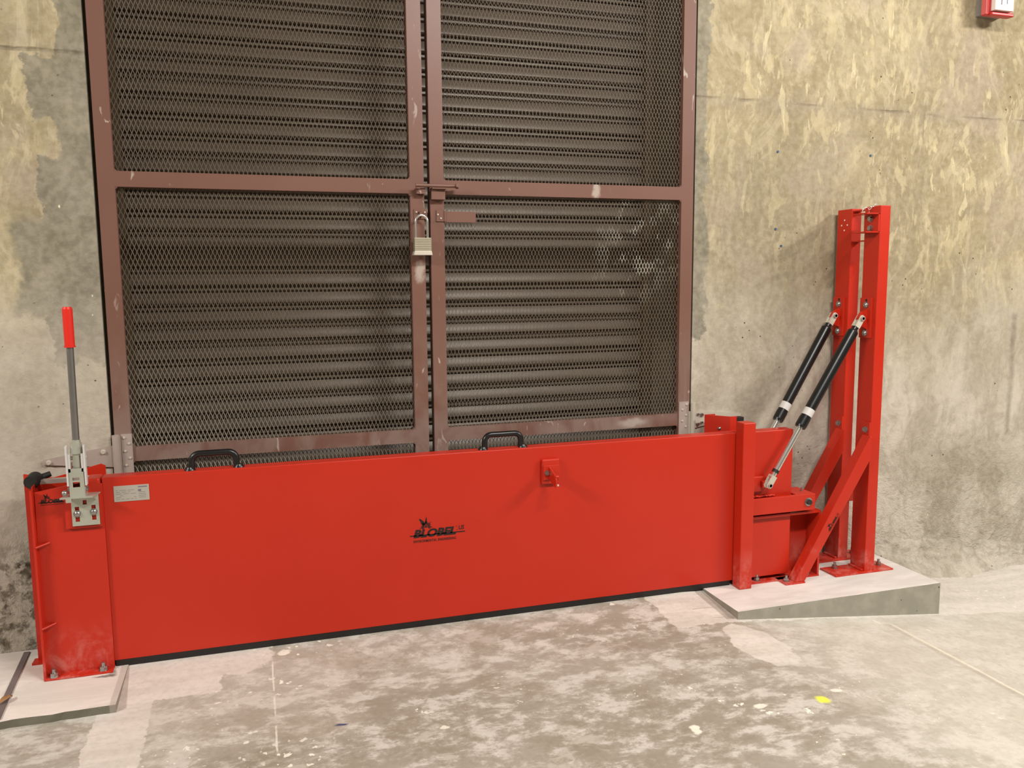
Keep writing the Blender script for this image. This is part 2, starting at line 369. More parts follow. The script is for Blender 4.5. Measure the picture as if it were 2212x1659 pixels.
# ------------------------------------------------------------------ room
xs=[-6,-4,-3,-2.2]+[round(-1.8+.05*i,3) for i in range(90)]+[3,3.6,4.5,5.5,7]
ys=[-6,-5,-4,-3]+[round(-2.4+.08*i,3) for i in range(22)]+[-.60,-.55,-.5,-.46,-.4,-.33,-.26,-.2,-.1,0,.2,.45]
mb=MB(); v=[(x,y,H(x,y)) for y in ys for x in xs]; nx=len(xs)
fl=[(j*nx+i,j*nx+i+1,(j+1)*nx+i+1,(j+1)*nx+i) for j in range(len(ys)-1) for i in range(nx-1)]
mb.raw(v,fl,True); struct('floor',mb,'floor')
mb=MB()
mb.box(-6,-1.006,0,.45,-.4,3.3).box(.988,7,0,.45,-.4,3.3).box(-1.006,.988,0,.45,2.8,3.3)
struct('wall_back',mb,'wall')
struct('ceiling',MB().box(-6,7,-6,.45,3.3,3.4),'ceil')
struct('wall_left',MB().box(-6.1,-6,-6,.45,-.4,3.3),'gwall')
struct('wall_right',MB().box(7,7.1,-6,.45,-.4,3.3),'gwall')
struct('wall_front',MB().box(-6,7,-6.1,-6,-.4,3.3),'gwall')
# rough mortar fillet at the foot of the right wall
mb=MB(); N=220; K=26; vv=[]
import mathutils
for i in range(N+1):
    x=1.72+i*(3.4-1.72)/N
    s=1.0 if x<2.25 else max(.30,1-(x-2.25)/.85)
    s=min(1,.2+sstep(1.70,1.95,x))*s*(1+.22*mathutils.noise.noise(Vector((x*5,2,7))))
    for k in range(K+1):
        t=k/K
        nz=mathutils.noise.noise(Vector((x*9,t*3,1)))*.014+mathutils.noise.noise(Vector((x*31,t*9,4)))*.008+mathutils.noise.noise(Vector((x*75,t*20,4)))*.004
        y=-(.115*s*t**1.6+.002*t-.003*(t==0))-nz*sstep(0,.25,t)*.8
        z0=H(x,0)-.01
        z=z0+(.15*s)*(1-t)**1.25+.006*(1-t)+(nz*.9 if 0<t<1 else 0)
        vv.append((x,y if k<K else y-.004,z if k<K else z0-.01))
f=[(i*(K+1)+k,(i+1)*(K+1)+k,(i+1)*(K+1)+k+1,i*(K+1)+k+1) for i in range(N) for k in range(K)]
mb.raw(vv,f,True); struct('trim_1',mb,'mound')

# rolling shutter
P=.0647; mb=MB(); prof=[]
nsl=int(2.8/P)+1
for k in range(nsl):
    z=k*P
    prof+= [(.374,z),(.373,z+.006),(.361,z+.0065),(.359,z+.008),(.3595,z+.0135),(.361,z+.0145),(.374,z+.015),(.375,z+.024),(.366,z+.0245),(.356,z+.0265)]
    for q in range(8):
        t=q/7; prof.append((.352+.012*t**1.6,z+.0295+.0345*t))
n=len(prof); v=[(x,y,z) for x in (-1.03,1.01) for (y,z) in prof]
mb.raw(v,[(i,i+1,i+1+n,i+n) for i in range(n-1)],False)
sh=struct('door_1',mb,'shut'); 
obj('guide_rail',MB().box(.948,.986,.325,.332,0,2.8).box(.948,.954,.332,.40,0,2.8),'guide',sh)
obj('guide_rail',MB().box(-1.004,-.966,.325,.332,0,2.8).box(-.972,-.966,.332,.40,0,2.8),'guide',sh)

# ------------------------------------------------------------------ mesh gate leaves
def exp_mesh(x0,x1,z0,z1,ph):
    W=.0127; L=.0305; mb=MB(); V=[]; Fc=[]
    y0=.020; ux,uy=.208*.0020,.978*.0020; tx,ty=.978*.00072,-.208*.00072
    sec=[(ux+tx,uy+ty),(ux-tx,uy-ty),(-ux-tx,-uy-ty),(-ux+tx,-uy+ty)]
    nk=int((x1-x0)/(W/2)); W2=(x1-x0)/nk; ns=int((z1-z0)/(L/2))
    for k in range(nk):
        xa=x0+k*W2
        base=len(V)
        for j in range(ns+1):
            z=z0+j*L/2
            side=(j+k)%2
            x=xa+(W2 if side else 0)
            dy=-.0012 if side else .0012
            V+= [(x+q[0],y0+dy+q[1],z) for q in sec]
        for j in range(ns):
            a=base+j*4; b=a+4
            Fc+= [(a+q,a+(q+1)%4,b+(q+1)%4,b+q) for q in range(4)]
    mb.v=V; mb.f=Fc; mb.sm=[False]*len(Fc)
    return mb
def gate(name,label,x0,x1,a0,a1,cam_side):
    # x0..x1 outside, a0..a1 clear opening between stiles
    t=thing(name,label,'gate',(x0 if cam_side<0 else x1,.02,0),'mesh gate leaves')
    fr=MB()
    y0,y1=0,.042
    zr=[(.075,.125),(.588,.632),(1.420,1.466),(2.55,2.6)]
    fr.box(x0,a0,y0,y1,.075,2.6).box(a1,x1,y0,y1,.075,2.6)
    for (u,v) in zr: fr.box(a0,a1,y0,y1,u,v)
    c=.008
    for i in range(3):
        lo=zr[i][1]; hi=zr[i+1][0]
        for (xx,sx) in ((a0,1),(a1,-1)):
            fr.prism([(xx,lo),(xx+sx*c,lo),(xx,lo+c)],1,y0+.001,y1-.001); fr.prism([(xx,hi),(xx+sx*c,hi),(xx,hi-c)],1,y0+.001,y1-.001)
    obj('frame',fr,'brown',t,0)
    mb=exp_mesh(a0-.004,a1+.004,.10,2.57,0)
    obj('mesh_panel',mb,'mesh',t)
    return t
gl=gate('mesh_gate','brown expanded-mesh gate leaf left of the centre gap, with the padlock',-.995,-.0165,-.948,-.063,-1)
gr=gate('mesh_gate','brown expanded-mesh gate leaf right of the centre gap, scuffed white',.0035,.982,.050,.934,1)
# hinges
def rivet(mb,x,y,z,r=.004,h=.003): mb.cyl((x,y,z),(x,y-h,z),r,r*.7,n=10)
h=obj('hinge',MB().box(-.977,-.946,-.006,0,.53,.675).cyl((-.991,-.010,.545),(-.991,-.010,.674),.0105).box(-1.002,-.976,-.006,-.001,.53,.672),'galv',gl)
h['label']='dusty T-hinge with a long tapered strap on the wall'
obj('strap',MB().prism([(-1.000,.575),(-1.000,.642),(-1.192,.610),(-1.196,.606),(-1.194,.595),(-1.16,.592)],1,-.007,-.001),'galv',h)
def riv(par,x,y,z,r,hh,mat='galv2',nm='rivet'):
    mb=MB(); rivet(mb,x,y,z,r,hh); return obj(nm,mb,mat,par)
for (x,z) in ((-.968,.664),(-.955,.645),(-.967,.622),(-.954,.600),(-.966,.578)): riv(h,x,-.006,z,.0042,.003)
for (x,z) in ((-1.178,.6015),(-1.028,.624)): riv(h,x,-.007,z,.008,.006,'galv2','bolt')
h=obj('hinge',MB().box(.937,.977,-.004,0,.53,.677),'galv',gr)
h['label']='pale T-hinge with riveted plate and strap on the wall'
obj('knuckle',MB().cyl((.991,-.012,.50),(.991,-.012,.673),.0095).box(.977,.991,-.007,-.003,.52,.64),'galv2',h)
obj('strap',MB().prism([(.998,.575),(.998,.640),(1.17,.625),(1.20,.618),(1.20,.610),(1.13,.596)],1,-.008,-.001),'galv2',h)
for (x,z) in ((.968,.666),(.951,.647),(.967,.626),(.951,.604),(.966,.582)): riv(h,x,-.004,z,.0045,.003,'galv2')
for (x,z,r) in ((1.014,.628,.0055),(1.030,.625,.008),(1.013,.590,.008),(1.030,.596,.006),(1.088,.612,.008)): riv(h,x,-.008,z,r,.007,'steel','bolt')
# slide bolt on the leaves
lt=obj('latch',MB().cyl((-.050,-.030,1.444),(.086,-.030,1.444),.0058).cyl((.086,-.030,1.444),(.086,-.052,1.4445),.0062).cyl((.084,-.030,1.444),(.092,-.030,1.444),.0085),'brown',gr)
obj('bracket',MB().box(.004,.050,-.022,0,1.401,1.437).box(.004,.052,-.034,0,1.434,1.438),'brown',lt)
obj('latch_keeper',MB().box(-.045,-.017,-.022,0,1.418,1.436).box(-.047,-.036,-.036,0,1.433,1.4375),'brown',gl)
hs=obj('hasp',MB().box(-.052,-.008,-.0035,0,1.338,1.370).tube([(-.034,-.003,1.36),(-.034,-.020,1.36),(-.034,-.026,1.351),(-.034,-.020,1.342),(-.034,-.003,1.342)],.0035,8),'brown',gl)
riv(hs,-.044,-.0035,1.360,.0032,.003); riv(hs,-.016,-.0035,1.360,.0032,.003)
hs=obj('hasp',MB().box(.023,.048,-.004,0,1.331,1.368).cyl((.052,-.004,1.331),(.052,-.004,1.366),.0035).box(.055,.158,-.004,-.001,1.329,1.364),'brown',gr)
riv(hs,.028,-.004,1.353,.0034,.003); riv(hs,.038,-.004,1.341,.0034,.003)
# padlock
pk=thing('padlock','laminated steel padlock with a long shackle hanging beside the gap between the gate leaves','padlock',(-.033,-.030,1.22))
mb=MB()
for i in range(8):
    z=1.229+i*.0057; mb.box(-.0605,-.0045,-.046,-.016,z,z+.0050); 
mb.box(-.0590,-.0060,-.0445,-.0175,1.228,1.2745)
obj('body',mb,'brass',pk,.0006)
obj('bumper',MB().prism([(-.0605,1.232),(-.0045,1.232),(-.0015,1.2185),(-.0635,1.2185)],1,-.048,-.014),'galv2',pk,.001)
pts=[(-.0525,-.030,1.274),(-.0525,-.030,1.325)]+[(-.033+.0195*math.cos(math.pi-a),-.030,1.327+.0215*math.sin(a)) for a in [math.pi*i/14 for i in range(1,14)]]+[(-.0135,-.030,1.325),(-.0135,-.030,1.274)]
obj('shackle',MB().tube(pts,.0040,12),'chrome',pk)

# ------------------------------------------------------------------ concrete pads and foot of the opening
def pad(name,label,x0,x1,y0,top,mat,rough):
    mb=MB(); n=max(8,int((x1-x0)/.03)); rnd=random.Random(3); V=[]
    for i in range(n+1):
        x=x0+(x1-x0)*i/n; j=(rnd.random()-.5)*rough if 0<i<n else 0
        V+=[(x,y0+.002*j,H(x,y0)-.03),(x,y0+j,top-abs(j)*.3),(x,-.002,top),(x,-.002,-.25)]
    f=[]
    for i in range(n):
        a=i*4;b=a+4; f+=[(a,b,b+1,a+1),(a+1,b+1,b+2,a+2)]
    f+=[(0,1,2,3),(n*4,n*4+3,n*4+2,n*4+1)]
    mb.raw(V,f); 
    t=obj(name,mb,mat,None,0,Vector((0,0,0))); tag(t,label,'concrete pad'); return t
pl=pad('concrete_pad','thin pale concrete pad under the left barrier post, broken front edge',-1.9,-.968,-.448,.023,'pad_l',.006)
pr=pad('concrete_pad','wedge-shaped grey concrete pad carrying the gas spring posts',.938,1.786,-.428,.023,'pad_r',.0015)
obj('joint_strip',MB().prism([(-1.282,-.02),(-1.266,-.02),(-1.240,-.44),(-1.256,-.44)],2,.02,.0265),'strip',pl)
# dead leaf
mb=MB(); V=[];n=9
for i in range(n):
    t=i/(n-1); wd=.009*math.sin(math.pi*min(1,t*1.02)) +.0008; cx=-1.262+.022*t; cy=-.362+.040*t; zc=.027+.006*math.sin(t*3)
    V+=[(cx-wd*.8,cy+wd*.5,zc+.004),(cx,cy,zc),(cx+wd*.8,cy-wd*.5,zc+.003)]
f=[]
for i in range(n-1):
    a=i*3; f+=[(a,a+1,a+4,a+3),(a+1,a+2,a+5,a+4)]
lf=obj('dead_leaf',MB().raw(V,f,True),'leaf',None,0,Vector((-1.25,-.34,.0255))); lf.modifiers.new('s','SOLIDIFY').thickness=.001
tag(lf,'small curled brown dead leaf lying on the pale pad at the left frame edge','leaf')

# ------------------------------------------------------------------ writing
def text2d(s,size,shear=0,off=0,space=1.0,xscale=1.0):
    cu=bpy.data.curves.new('t','FONT'); cu.body=s; cu.size=size; cu.shear=shear; cu.offset=off; cu.space_character=space; cu.resolution_u=3
    o=bpy.data.objects.new('t',cu); COL.objects.link(o)
    me=bpy.data.meshes.new_from_object(o.evaluated_get(bpy.context.evaluated_depsgraph_get()))
    v=[(a.co.x*xscale,a.co.y) for a in me.vertices]; f=[tuple(p.vertices) for p in me.polygons]
    bpy.data.objects.remove(o); bpy.data.curves.remove(cu); bpy.data.meshes.remove(me)
    return v,f
def fit(vf,x0,x1,y0,y1):
    v,f=vf; ax=[p[0] for p in v]; ay=[p[1] for p in v]
    sx=(x1-x0)/(max(ax)-min(ax)); sy=(y1-y0)/(max(ay)-min(ay))
    return [(x0+(p[0]-min(ax))*sx,y0+(p[1]-min(ay))*sy) for p in v],f
def logo(full=True):
    # unit: width 1 from stroke end to stroke end; returns verts2d, faces
    V=[];Fc=[]
    def add(v,f):
        o=len(V); V.extend(v); Fc.extend([tuple(i+o for i in q) for q in f])
    add(*fit(text2d('BLOBEL',1,.25,.046,.98),.06,.82,.085,.235))
    add([(0,.118),(.08,.118),(.08,.137),(0,.137)],[(0,1,2,3)])
    add([(.06,.118),(.98,.118),(.985,.137),(.06,.137)],[(0,1,2,3)])
    add(*fit(text2d('US',1,.2,.022),.868,.968,.165,.245))
    add([(.835,.165),(.848,.165),(.848,.178),(.835,.178)],[(0,1,2,3)])
    add(*fit(text2d('\u00ae',1),.815,.838,.222,.245))
    if full: add(*fit(text2d('ENVIRONMENTAL ENGINEERING',1,.1,.024,1.2),.06,.815,.0,.048))
    else: add([(.05,.03),(.98,.03),(.98,.045),(.05,.045)],[(0,1,2,3)])
    # flower petals and butterfly above the letters
    c=(.285,.275)
    for i in range(15):
        a=math.radians(-25+i*230/14*1.02); r1=.02; r2=(.10,.125,.088)[i%3]; hw=.0095
        d=(math.cos(a),math.sin(a)); nn=(-d[1],d[0])
        p=[(c[0]+d[0]*r1,c[1]+d[1]*r1),(c[0]+d[0]*(r1+r2)*.55+nn[0]*hw,c[1]+d[1]*(r1+r2)*.55+nn[1]*hw),(c[0]+d[0]*r2,c[1]+d[1]*r2),(c[0]+d[0]*(r1+r2)*.55-nn[0]*hw,c[1]+d[1]*(r1+r2)*.55-nn[1]*hw)]
        add(p,[(0,3,2,1)])
    add([(c[0]+.02*math.cos(t*.785),c[1]+.02*math.sin(t*.785)) for t in range(8)],[tuple(range(8))])
    add([(.160,.418),(.185,.425),(.25,.37),(.262,.315),(.235,.295),(.205,.34)],[tuple(range(5,-1,-1))])
    add([(.290,.455),(.302,.415),(.302,.345),(.258,.322),(.272,.37)],[tuple(range(4,-1,-1))])
    return V,Fc
def decal(name,vf,place,mat,parent,thick=.0004):
    v,f=vf; P=[place(a,b) for a,b in v]
    o=obj(name,MB().raw(P,f),mat,parent); return o
def onplane(x0,z0,w,y):   # front-facing plane y
    return lambda a,b:(x0+a*w,y,z0+b*w)

# ------------------------------------------------------------------ flood barrier
YF=-.207; YB=-.157
fb=thing('flood_barrier','long red steel drop barrier panel lying across the mesh gate, two black handles on top','flood barrier',(0,-.18,.02))
obj('panel',MB().box(-1.005,1.294,YF,YB,.0415,.587),'red',fb,.0025)
mb=MB(); V=[];n=60
for i in range(n+1):
    x=-1.0+i*(2.045)/n
    V+=[(x,YF+.004,min(.023,max(H(x,-.2)+.0012,.010)) if x<.94 else .0235),(x,YF+.002,.045),(x,YB-.004,.045),(x,YB-.004,.0235 if x>=.94 else max(.010,H(x,-.16)+.001))]
f=[]
for i in range(n):
    a=i*4;b=a+4
    f+=[(a+q,b+q,b+(q+1)%4,a+(q+1)%4) for q in range(4)]
f+=[(0,1,2,3),(n*4+3,n*4+2,n*4+1,n*4)]
obj('rubber_seal',MB().raw(V,f),'black',fb)
def handle(xa,xb,parent):
    y=-.183; z0=.587; zt=.634; r=.0095; c=.022
    pts=[(xa,y,z0),(xa,y,zt-c)]+[(xa+c-c*math.cos(a),y,zt-c+c*math.sin(a)) for a in [math.pi/2*i/6 for i in range(1,7)]]+[(xb-c+c*math.sin(a),y,zt-c+c*math.cos(a)) for a in [math.pi/2*i/6 for i in range(0,6)]]+[(xb,y,zt-c),(xb,y,z0)]
    h=obj('handle',MB().tube(pts,r,14),'blackp',parent)
    for x,s in ((xa,-1),(xb,1)): obj('handle_foot',MB().cyl((x+s*.006,y,z0),(x+s*.006,y,z0+.004),.0165,.015,n=18).cyl((x+s*.006,y,z0+.004),(x+s*.006,y,z0+.009),.0125,.010,n=14),'blackp',h)
    return h
handle(-.765,-.640,fb); handle(.130,.254,fb)
np_=obj('nameplate',MB().box(-.975,-.882,YF-.0012,YF,.514,.560),'plate',fb)
mb=MB(); rr=random.Random(5)
for i in range(7):
    z=.551-i*.0052; x=-.970
    while x<-.918:
        l=.006+rr.random()*.012
        if rr.random()<.72: mb.box(x,min(x+l,-.917),YF-.0014,YF-.0012,z,z+.0014)
        x+=l+.004
for i in range(4):
    z=.538-i*.0052; mb.box(-.910,-.889-rr.random()*.004,YF-.0014,YF-.0012,z,z+.0014)
obj('print',mb,'inkg',np_)
obj('print_header',MB().box(-.911,-.887,YF-.0014,YF-.0012,.5525,.5555).box(-.911,-.903,YF-.0014,YF-.0012,.541,.547),'inkp',np_)
decal('logo',logo(True),onplane(-.127,.303,.184,YF-.0006),'ink',fb)
# bracket with lug
bk=obj('lug_bracket',MB().box(.315,.376,YF-.014,YF,.462,.546),'red',fb,.004)
obj('lug_plate',MB().box(.318,.374,YF-.020,YF-.014,.478,.527),'red',bk,.001)
obj('lug',MB().prism([(YF-.020,.522),(YF-.070,.506),(YF-.086,.492),(YF-.086,.464),(YF-.020,.480)],0,.337,.342).cyl((.3395,YF-.076,.500),(.349,YF-.076,.500),.0055),'red',bk)
mb=MB().cyl((.3305,YF-.020,.502),(.3305,YF-.0225,.502),.0085).hexa((.3305,YF-.0225,.502),(.3305,YF-.028,.502),.0065)
obj('bolt',mb,'steel',bk)
obj('keeper_pin',MB().cyl((.342,YF-.078,.472),(.349,YF-.078,.472),.004),'galv2',bk)
# pivot arm and lugs at the right end
arm=obj('pivot_arm',MB().box(1.108,1.376,-.238,-.226,.286,.346).box(1.300,1.376,-.226,-.128,.338,.346).box(1.368,1.376,-.226,-.128,.286,.338).box(1.108,1.30,-.226,-.2075,.290,.335),'red',fb,.0015)
mb=MB().cyl((1.346,-.238,.3175),(1.346,-.2405,.3175),.0155,n=24)
obj('washer',mb,'steel',arm)
obj('bolt',MB().hexa((1.346,-.2405,.3175),(1.346,-.249,.3175),.0105),'dark',arm)
obj('grease_nipple',MB().cyl((1.352,-.188,.346),(1.352,-.188,.349),.0055,n=6).cyl((1.352,-.188,.349),(1.352,-.188,.360),.0026),'steel',arm)
mb=MB()
for i in range(22):
    x=1.118+i*.0045; mb.ball((x,-.212-.004*rr.random(),.3475+.002*rr.random()),.0045+.003*rr.random(),8,(1.2,1,.6))
obj('weld_bead',mb,'red',arm)
obj('spring_lug',MB().box(1.118,1.176,-.222,YF,.368,.424).box(1.150,1.178,-.238,-.222,.384,.410),'red',fb,.003)

# ------------------------------------------------------------------ left post
def anchor(mb,x,y,z,s=1.0):
    mb.cyl((x,y,z),(x,y,z+.002*s),.0125*s,n=20).hexa((x,y,z+.002*s),(x,y,z+.012*s),.0105*s).cyl((x,y,z+.012*s),(x,y,z+.023*s),.0052*s,n=12)
def anchors(parent,pts,s=1.0):
    for p in pts:
        mb=MB(); anchor(mb,*p,s); obj('anchor_bolt',mb,'steel',parent)
T=.0225
lp=thing('latch_post','red steel channel post at the left end of the barrier, on the thin pad','barrier post',(-1.09,-.14,T))
PY=-.214
mb=MB().prism([(-1.180,T),(-1.003,T),(-1.003,.572),(-1.050,.580),(-1.174,.560)],1,PY,PY+.006)
obj('front_plate',mb,'redd',lp)
obj('side_flange',MB().prism([(-.238,T),(PY,T),(PY,.560),(-.235,.570)],0,-1.182,-1.176).box(-1.182,-1.1795,-.208,-.06,T,.575),'redd',lp)
obj('back_plate',MB().prism([(-1.226,T),(-1.010,T),(-1.010,.600),(-1.022,.606),(-1.150,.574),(-1.226,.590)],1,-.098,-.092),'redd',lp)
obj('foot_plate',MB().box(-1.180,-1.003,-.246,-.200,T,T+.006),'redd',lp,.002)
obj('foot_plate',MB().box(-1.238,-1.06,-.122,-.085,T,T+.006),'redd',lp)
obj('top_stiffener',MB().box(-1.045,-1.008,-.213,-.150,.548,.588),'redd',lp,.006)
for (x,z) in ((-1.178,.408),(-1.178,.172)):
    obj('rib',MB().cyl((x,-.236,z),(x+.032,-.213,z+.006),.0040,n=8),'redd',lp)
anchors(lp,[(-1.157,-.232,T+.006),(-1.030,-.230,T+.006)])
decal('logo',logo(False),onplane(-1.166,.520,.078,PY-.0006),'ink',lp)
# ------------------------------------------------------------------ toggle clamp
tc=thing('toggle_clamp','zinc toggle clamp with an upright lever and red grip on the left post','toggle clamp',(-1.05,-.22,.55))
CY=-.226
obj('spacer_block',MB().box(-1.100,-1.006,CY+.002,PY,.452,.545),'redd',tc)
import mathutils.geometry
# mounting plate with slots
def plate_slots(x0,x1,z0,z1,y0,y1,slots):
    cx=sorted({x0,x1}|{s[0] for s in slots}|{s[1] for s in slots}); cz=sorted({z0,z1}|{s[2] for s in slots}|{s[3] for s in slots}); mb=MB()
    for i in range(len(cx)-1):
        for j in range(len(cz)-1):
            mx=(cx[i]+cx[i+1])/2; mz=(cz[j]+cz[j+1])/2
            if any(s[0]<mx<s[1] and s[2]<mz<s[3] for s in slots): continue
            mb.box(cx[i],cx[i+1],y0,y1,cz[j],cz[j+1])
    return mb
sl=[(-1.0735,-1.0625,.471,.514),(-1.0315,-1.0205,.473,.516),(-1.0525,-1.0425,.519,.532)]
obj('mounting_plate',plate_slots(-1.082,-1.012,.459,.545,CY-.003,CY,sl),'zinc',tc)
for x,z in ((-1.068,.4945),(-1.026,.4965)):
    obj('bolt',MB().cyl((x,CY-.003,z),(x,CY-.005,z),.010,n=20).ball((x,CY-.005,z),.0085,14,(1,.75,1)),'steel',tc)
obj('shelf',MB().prism([(-1.103,-.262),(-1.020,-.262),(-1.006,-.205),(-1.085,-.185)],2,.5455,.5495),'zinc',tc)
obj('corner_gusset',MB().prism([(-.262,.5455),(-.205,.5455),(-.205,.520)],0,-1.021,-1.018),'zinc',tc)
obj('shelf_lip',MB().box(-1.088,-1.074,-.262,-.250,.535,.5455),'zinc',tc)
bd=obj('clamp_body',plate_slots(-1.078,-1.040,.5495,.628,-.254,-.251,[(-1.069,-1.051,.575,.590),(-1.069,-1.051,.5945,.603)]).box(-1.078,-1.0755,-.251,-.206,.5495,.640).box(-1.0425,-1.040,-.251,-.206,.5495,.640),'zinc',tc)
obj('pivot_pin',MB().cyl((-1.086,-.235,.566),(-1.034,-.235,.566),.006),'steel',bd)
obj('rivet',MB().ball((-1.092,-.250,.560),.008,12),'steel',bd)
lv=obj('lever_arm',MB().box(-1.083,-1.0785,-.256,-.238,.580,.692).box(-1.038,-1.0335,-.256,-.238,.580,.692).box(-1.0785,-1.072,-.254,-.246,.618,.668).box(-1.0445,-1.038,-.254,-.246,.618,.668),'label',tc)
lv['label']='bright zinc lever cheeks'
obj('link',MB().box(-1.066,-1.050,-.246,-.224,.612,.668).cyl((-1.085,-.236,.655),(-1.031,-.236,.655),.005),'zinc',lv)
obj('socket',MB().cyl((-1.0575,-.236,.668),(-1.0575,-.236,.698),.0165,.0145,n=8,smooth=False).cyl((-1.057,-.236,.698),(-1.0565,-.236,.706),.0115),'zinc',lv)
hn=obj('handle_tube',MB().cyl((-1.0565,-.236,.700),(-1.0545,-.236,.985),.0092,n=24),'tube',tc)
obj('grip',MB().cyl((-1.0545,-.236,.962),(-1.0545,-.236,.966),.0145,n=24).cyl((-1.0545,-.236,.966),(-1.0545,-.236,1.066),.0130,.0130,n=24,cap=False).cyl((-1.0545,-.236,1.066),(-1.0545,-.236,1.072),.0130,.0105,n=24),'grip',tc,.0)
ar=obj('clamp_arm',MB().prism([(-1.170,-.165),(-1.03,-.165),(-1.03,-.145),(-1.170,-.145)],2,.572,.584),'galv',tc)
obj('rubber_bumper',MB().cyl((-1.190,-.176,.580),(-1.184,-.148,.586),.0195,.0205,n=22).ball((-1.184,-.148,.586),.0203,16,(1,.45,1)).cyl((-1.168,-.140,.588),(-1.148,-.132,.594),.009,.008,n=12),'black',ar)

# ------------------------------------------------------------------ right housing
hb=thing('pivot_housing','red steel box frame on the right pad holding the barrier behind a square front post','barrier frame',(1.23,-.2,T))
obj('guide_tube',MB().box(1.052,1.102,-.258,-.209,T,.630),'redd',hb,.003)
obj('shelf',MB().box(1.102,1.414,-.224,-.125,.268,.276),'redd',hb)
obj('end_plate',MB().box(1.406,1.414,-.224,-.125,T,.268),'redd',hb)
obj('web_plate',MB().box(1.102,1.406,-.152,-.146,T,.268),'redd',hb)
obj('foot_plate',MB().box(1.102,1.414,-.226,-.125,T,T+.006),'redd',hb)
anchors(hb,[(1.158,-.205,T+.006),(1.372,-.208,T+.006)])
rg=thing('rear_guide','short red bent guide channel with a black rubber pad behind the panel end','guide channel',(1.07,-.09,T))
obj('channel',MB().prism([(1.018,-.050),(1.024,-.046),(1.062,-.046),(1.062,-.052),(1.026,-.052),(1.084,-.120),(1.108,-.120),(1.108,-.126),(1.080,-.126)],2,T,.632),'redd',rg)
obj('rubber_pad',MB().box(1.108,1.136,-.128,-.100,.05,.628),'black',rg)
obj('foot_plate',MB().box(1.010,1.14,-.150,-.045,T,T+.006),'redd',rg)
obj('bolt',MB().cyl((1.062,-.086,.585),(1.056,-.094,.585),.008).ball((1.056,-.094,.585),.007),'steel',rg)

# ------------------------------------------------------------------ support posts
def post(label,yf,brz,front):
    yb=yf+.080; x0,x1=1.598,1.642
    t=thing('support_post',label,'support post',(1.62,(yf+yb)/2,T),'gas spring support posts')
    obj('upright',MB().box(x0,x1,yf,yb,T,1.392),'redd',t,.002)
    obj('base_plate',MB().box(1.462,1.724,yf-.010,yb+.004,T,T+.007),'redd',t,.002)
    obj('weld_pad',MB().box(1.585,1.598,yf+.004,yb-.004,T+.007,T+.014),'redd',t,.004)
    anchors(t,[(1.512,yb-.018,T+.007),(1.697,yb-.040,T+.007)])
    # slotted spring bracket on the left face
    b=obj('spring_bracket',MB().box(1.590,1.598,yf+.018,yb-.003,.912,1.060),'redd',t,.001)
    yc=yf+.040
    obj('spring_lug',MB().prism([(1.590,1.018),(1.560,1.006),(1.548,.985),(1.556,.962),(1.590,.945)],1,yc-.004,yc+.004),'redd',b)
    for z in (1.034,.930):
        obj('bolt',MB().cyl((1.590,yc+.004,z),(1.587,yc+.004,z),.012,n=20).ball((1.587,yc+.004,z),.0105,14,(.7,1,1)),'steel',b)
    for z in (1.044,.940): obj('slot',MB().box(1.5895,1.5902,yc,yc+.008,z,z+.012),'black',b)
    # brace
    ya,yc2=(yf-.016,yf+.027)
    br=obj('brace',MB().prism([(1.278,T+.006),(1.320,T+.006),(1.592,.470),(1.592,.550),(1.584,.552)],1,ya,yc2),'redd',t,.0015)
    obj('tab',MB().box(1.591,1.598,yf,yf+.042,.478,.600),'redd',br)
    obj('foot_plate',MB().box(1.236,1.318,ya-.006,yc2+.022,T,T+.006),'redd',br)
    obj('bolt',MB().cyl((1.591,yf+.018,.572),(1.588,yf+.018,.572),.011).hexa((1.588,yf+.018,.572),(1.581,yf+.018,.572),.0085),'steel',br)
    anchors(t,[(1.256,(ya+yc2)/2,T+.006)],.95)
    return t,br
pf,brf=post('front red steel support post, taller looking, carrying a stainless pull handle on its right side',-.252,0,True)
pb,brb=post('rear red steel support post next to the wall, four small holes near its top',-.102,0,False)
# logo running up the front brace
dx,dz=(1.592-1.285),(.512-.028); L=math.hypot(dx,dz); ux,uz=dx/L,dz/L
def pl_brace(a,b):
    s=.215+a*.080; u=-.016+b*.062
    return (1.284+ux*s+ -uz*(u)*1.0+.010, -.2686, .028+uz*s+ux*u)
decal('logo',logo(False),pl_brace,'ink',brf)
# pull handle on the right of the front post
obj('pull_handle',MB().tube([(1.642,-.19,1.262),(1.662,-.19,1.252),(1.682,-.19,1.228),(1.684,-.19,1.222),(1.682,-.19,1.216),(1.664,-.19,1.192),(1.642,-.19,1.178)],.0042,12),'chrome',pf)
# clevis bracket at the top of the front post
tb=obj('top_bracket',MB().box(1.592,1.598,-.250,-.176,1.297,1.364).box(1.540,1.598,-.250,-.176,1.361,1.365).box(1.540,1.598,-.250,-.176,1.295,1.299),'redd',pf)
for z in (1.346,1.313): obj('bolt',MB().cyl((1.592,-.212,z),(1.589,-.212,z),.0115).hexa((1.589,-.212,z),(1.582,-.212,z),.009),'steel',tb)
for z in (1.381,1.268): obj('cross_link',MB().box(1.602,1.636,-.172,-.104,z,z+.004),'redd',pf)
for (y,zz) in ((-.062,1.352),(-.078,1.333),(-.046,1.333),(-.062,1.314)):
    obj('pin_hole',MB().cyl((1.5982,y,zz),(1.5974,y,zz),.0030,n=10),'white',pb)
obj('stop_plate',MB().box(1.600,1.656,-.110,-.102,.262,.330),'redd',pb)
obj('stop_hole',MB().cyl((1.634,-.1105,.296),(1.634,-.1098,.296),.0035,n=12),'black',pb)
